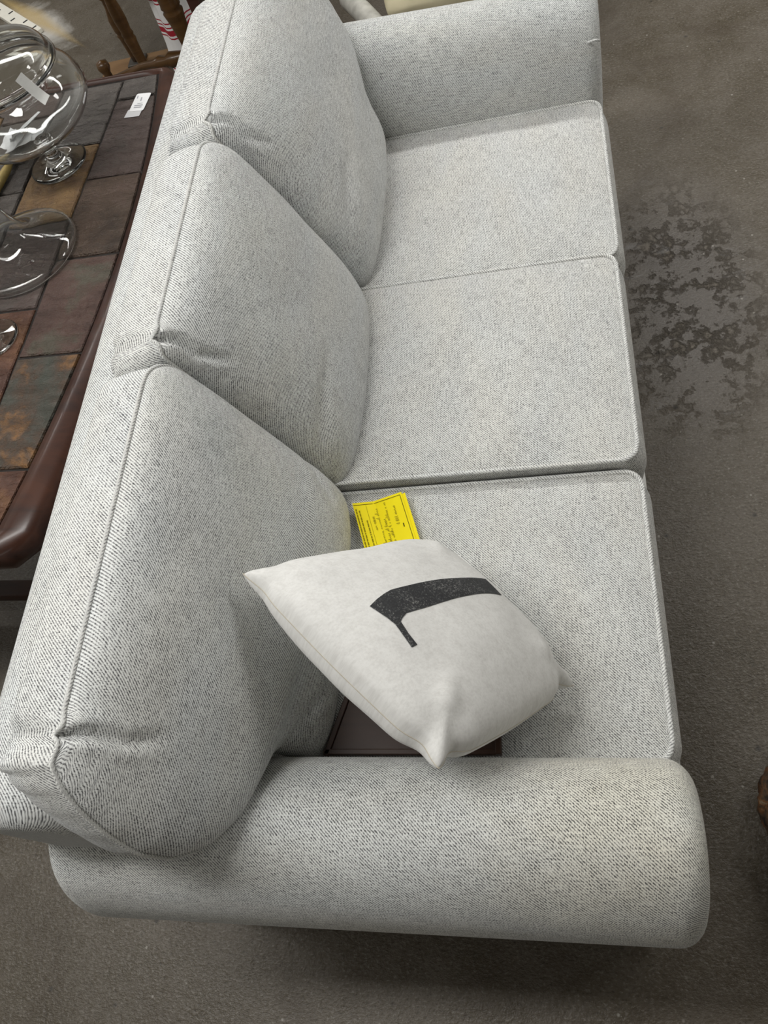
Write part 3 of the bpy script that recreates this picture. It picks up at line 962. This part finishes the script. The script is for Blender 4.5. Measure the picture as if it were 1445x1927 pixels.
for x, y in ((-1.945, 3.225), (-1.945, 4.32), (-1.18, 3.225), (-1.18, 4.32)):
    turned('leg', x, y, .022, .72, .027, M['chairwood'], chair, CHL, [(0, .72), (.09, .85), (.175, 1.0), (.19, 1.15), (.20, .95), (.215, 1.1), (.23, 1.15), (.29, 1.2), (.36, .75), (.41, .68), (.42, .9), (.43, .7), (.47, 1.1), (.6, 1.2), (1.0, 1.2)])
box('runner', (-2.12, 3.17, .0), (-1.72, 3.28, .022), M['plank'], chair, .004, 2, CHL)
for x, y in ((-1.945, 4.32), (-1.18, 3.225), (-1.18, 4.32)):
    box('runner', (x - .08, y - .05, 0), (x + .08, y + .05, .022), M['plank'], chair, .004, 2, CHL)
box('foot_bracket', (-1.985, 3.185, .022), (-1.905, 3.265, .034), M['bracket'], chair, .002, 1, CHL)
box('table_top', (-2.02, 3.15, .72), (-1.10, 4.40, .75), M['chairwood'], chair, .008, 3, CHL)
KL = (-1.64, 2.70, 0)
ch2 = thing('turned_wood_chair', 'dark brown wooden chair with turned leg and low rung beside the striped sack', 'chair', KL)
turned('leg', -1.437, 2.682, 0, .66, .030, M['chairwood'], ch2, KL, [(0, .7), (.12, .8), (.3, .72), (.42, .70), (.52, .82), (.64, 1.05), (.69, 1.25), (.70, 1.3), (.715, 1.0), (.73, 1.28), (.745, 1.2), (.80, 1.25), (.92, 1.1), (1.0, 1.0)])
turned('post', -1.836, 2.73, 0, .325, .026, M['chairwood'], ch2, KL, [(0, .7), (.5, .75), (.78, .62), (.84, .62), (.91, 1.0), (.97, .9)])
for x in (-1.437, -1.836): turned('leg', x, 3.05, 0, .66, .024, M['chairwood'], ch2, KL)
tube('rung', [(-1.836, 2.73, .24), (-1.66, 2.69, .29), (-1.60, 2.675, .297), (-1.57, 2.67, .30), (-1.545, 2.668, .30), (-1.525, 2.67, .30), (-1.50, 2.672, .30), (-1.47, 2.676, .30), (-1.437, 2.682, .30)], [.012, .013, .015, .024, .017, .030, .026, .020, .026], M['chairwood'], ch2, 14, off=KL)
box('seat', (-1.90, 2.645, .66), (-1.40, 3.08, .69), M['chairwood'], ch2, .010, 3, KL)

# striped sack
BL = (-1.525, 2.885, 0)
V = []; UV = []; F = []; nb, mb = 40, 26
for j in range(mb):
    t = j / (mb - 1); z = .52 * t
    k = (1 - .35 * t) * (1 - .9 * max(0, t - .92) / .08 * .7) * (.86 + .14 * math.sin(PI * min(1, t * 2)))
    for i in range(nb):
        th = 2 * PI * i / nb; f = 1 + .07 * math.sin(th * 7 + t * 3) + .04 * math.sin(th * 3)
        V.append((BL[0] +   .115 * k * f * math.cos(th), BL[1] + .105 * k * f * math.sin(th), z)); UV.append((th * .2, z + .004 * math.sin(th * 3)))
for j in range(mb - 1):
    for i in range(nb): F.append((j * nb + i, j * nb + (i + 1) % nb, (j + 1) * nb + (i + 1) % nb, (j + 1) * nb + i))
F += [tuple(range(nb)), tuple(range((mb - 1) * nb, mb * nb))]
o = mesh('striped_sack', V, F, M['stripes'], uv=UV, off=BL); o.location = BL
o['label'] = 'white cloth sack with red stripes standing behind the far end of the sofa'; o['category'] = 'sack'

# red-brown post stand between sack and sofa
PLc = (-1.20, 2.56, 0)
st_ = thing('dark_side_stand', 'dark red-brown wooden stand squeezed between striped sack and sofa back', 'stand', PLc)
for dx in (-.09, .09):
    for dy in (-.0, .22):
        box('leg', (PLc[0] + dx - .022, PLc[1] + dy - .022, 0), (PLc[0] + dx + .022, PLc[1] + dy + .022, .72), M['redwood'], st_, .004, 2, PLc)
box('top', (PLc[0] - .13, PLc[1] - .04, .72), (PLc[0] + .13, PLc[1] + .26, .745), M['redwood'], st_, .005, 2, PLc)

# cream armchair beyond the far arm
AL = (-.42, 2.85, 0)
ac = thing('cream_armchair', 'cream upholstered chair with pale wooden frame behind the far sofa arm', 'armchair', AL)


def pad(name, c, s, mat, parent, off, wr=0.0):
    bm = bmesh.new(); bmesh.ops.create_cube(bm, size=1)
    bmesh.ops.subdivide_edges(bm, edges=bm.edges[:], cuts=14, use_grid_fill=True)
    for v in bm.verts:
        q = Vector([math.copysign(abs(2 * t) ** 1.0, t) for t in v.co]); 
        k = 1 - .10 * (q.x ** 2 * q.y ** 2 + q.y ** 2 * q.z ** 2 + q.x ** 2 * q.z ** 2)
        d = 1 + .10 * (1 - q.x ** 2) * (1 - q.y ** 2)
        n_ = wr * mn.noise(Vector((v.co.x * 5, v.co.y * 14, v.co.z * 3)))
        v.co = Vector((c[0] - off[0] + q.x * k * s[0] / 2, c[1] - off[1] + q.y * k * s[1] / 2, c[2] - off[2] + q.z * k * d * s[2] / 2 + n_))
    return from_bm(name, bm, mat, parent, True)


pad('seat_pad', (-.36, 2.80, .37), (.62, .62, .13), M['cream'], ac, AL, .012)
tube('seat_frame', [(-.86, 3.05, .34), (-.80, 2.72, .34), (-.745, 2.62, .345), (-.70, 2.54, .34), (-.66, 2.47, .33)], .036, M['paleframe'], ac, 14, off=AL)
tube('cord', [(-.40, 2.5, .435), (-.395, 2.8, .445), (-.37, 3.05, .43)], .007, M['pink'], ac, 8, off=AL)
for x in (-.72, -.08):
    for y in (2.52, 3.12):
        turned('leg', x, y, 0, .33, .024, M['paleframe'], ac, AL)
pad('back_pad', (-.40, 3.14, .66), (.60, .12, .52), M['cream'], ac, AL, .01)

# slotted strip on the floor, far left
ML = (-2.79, 3.87, 0)
st = thing('slotted_metal_strip', 'cream slotted metal strip lying on the paint-splashed floor at far left', 'metal strip', ML)
d_ = Vector((-.70, .70, 0)).normalized(); p_ = Vector((d_.y, -d_.x, 0))
c0 = Vector((-2.632, 3.705, 0))
def stq(s0, s1, t0, t1, z0, z1):
    return [tuple((c0 + d_ * s + p_ * t))[:2] for s, t in ((s0, t0), (s1, t0), (s1, t1), (s0, t1))], z0, z1
q, z0, z1 = stq(0, .75, -.036, .036, .001, .022); quadprism('bar', q, z0, z1, M['steel'], st, ML, .003)
for s, t in ((.05, .016), (.13, -.018), (.16, .018), (.26, -.012), (.34, .016), (.44, -.014)):
    q, z0, z1 = stq(s - .006, s + .006, t - .014, t + .014, .0215, .0226); quadprism('slot', q, z0, z1, M['slot'], st, ML, 0)

# lumpy rusty stone at the right edge
RL = (.336, -.05, 0)
a = NT('rusty_stone', Roughness=.85); ob = a.obj(); nn = a.noise(ob, 22, 5, .65, .5)
a.set('Base_Color', a.ramp(nn, [(.36, (.018, .012, .008)), (.47, (.085, .050, .026)), (.55, (.17, .07, .022)), (.64, (.24, .19, .12))]))
a.bump(a.noise(ob, 60, 4), .6, .01)
bm = bmesh.new(); bmesh.ops.create_icosphere(bm, subdivisions=5, radius=1)
for v in bm.verts:
    n_ = 1 + .22 * mn.noise(v.co * 2.2) + .10 * mn.noise(v.co * 6) + .05 * mn.noise(v.co * 14)
    v.co = Vector((v.co.x * .14 * n_, v.co.y * .19 * n_, max(0, .075 + v.co.z * .085 * n_)))
o = from_bm('rusty_stone', bm, a.m, None, True); o.location = RL
o['label'] = 'rough rusty brown stone on the floor at the right edge of the picture'; o['category'] = 'stone'
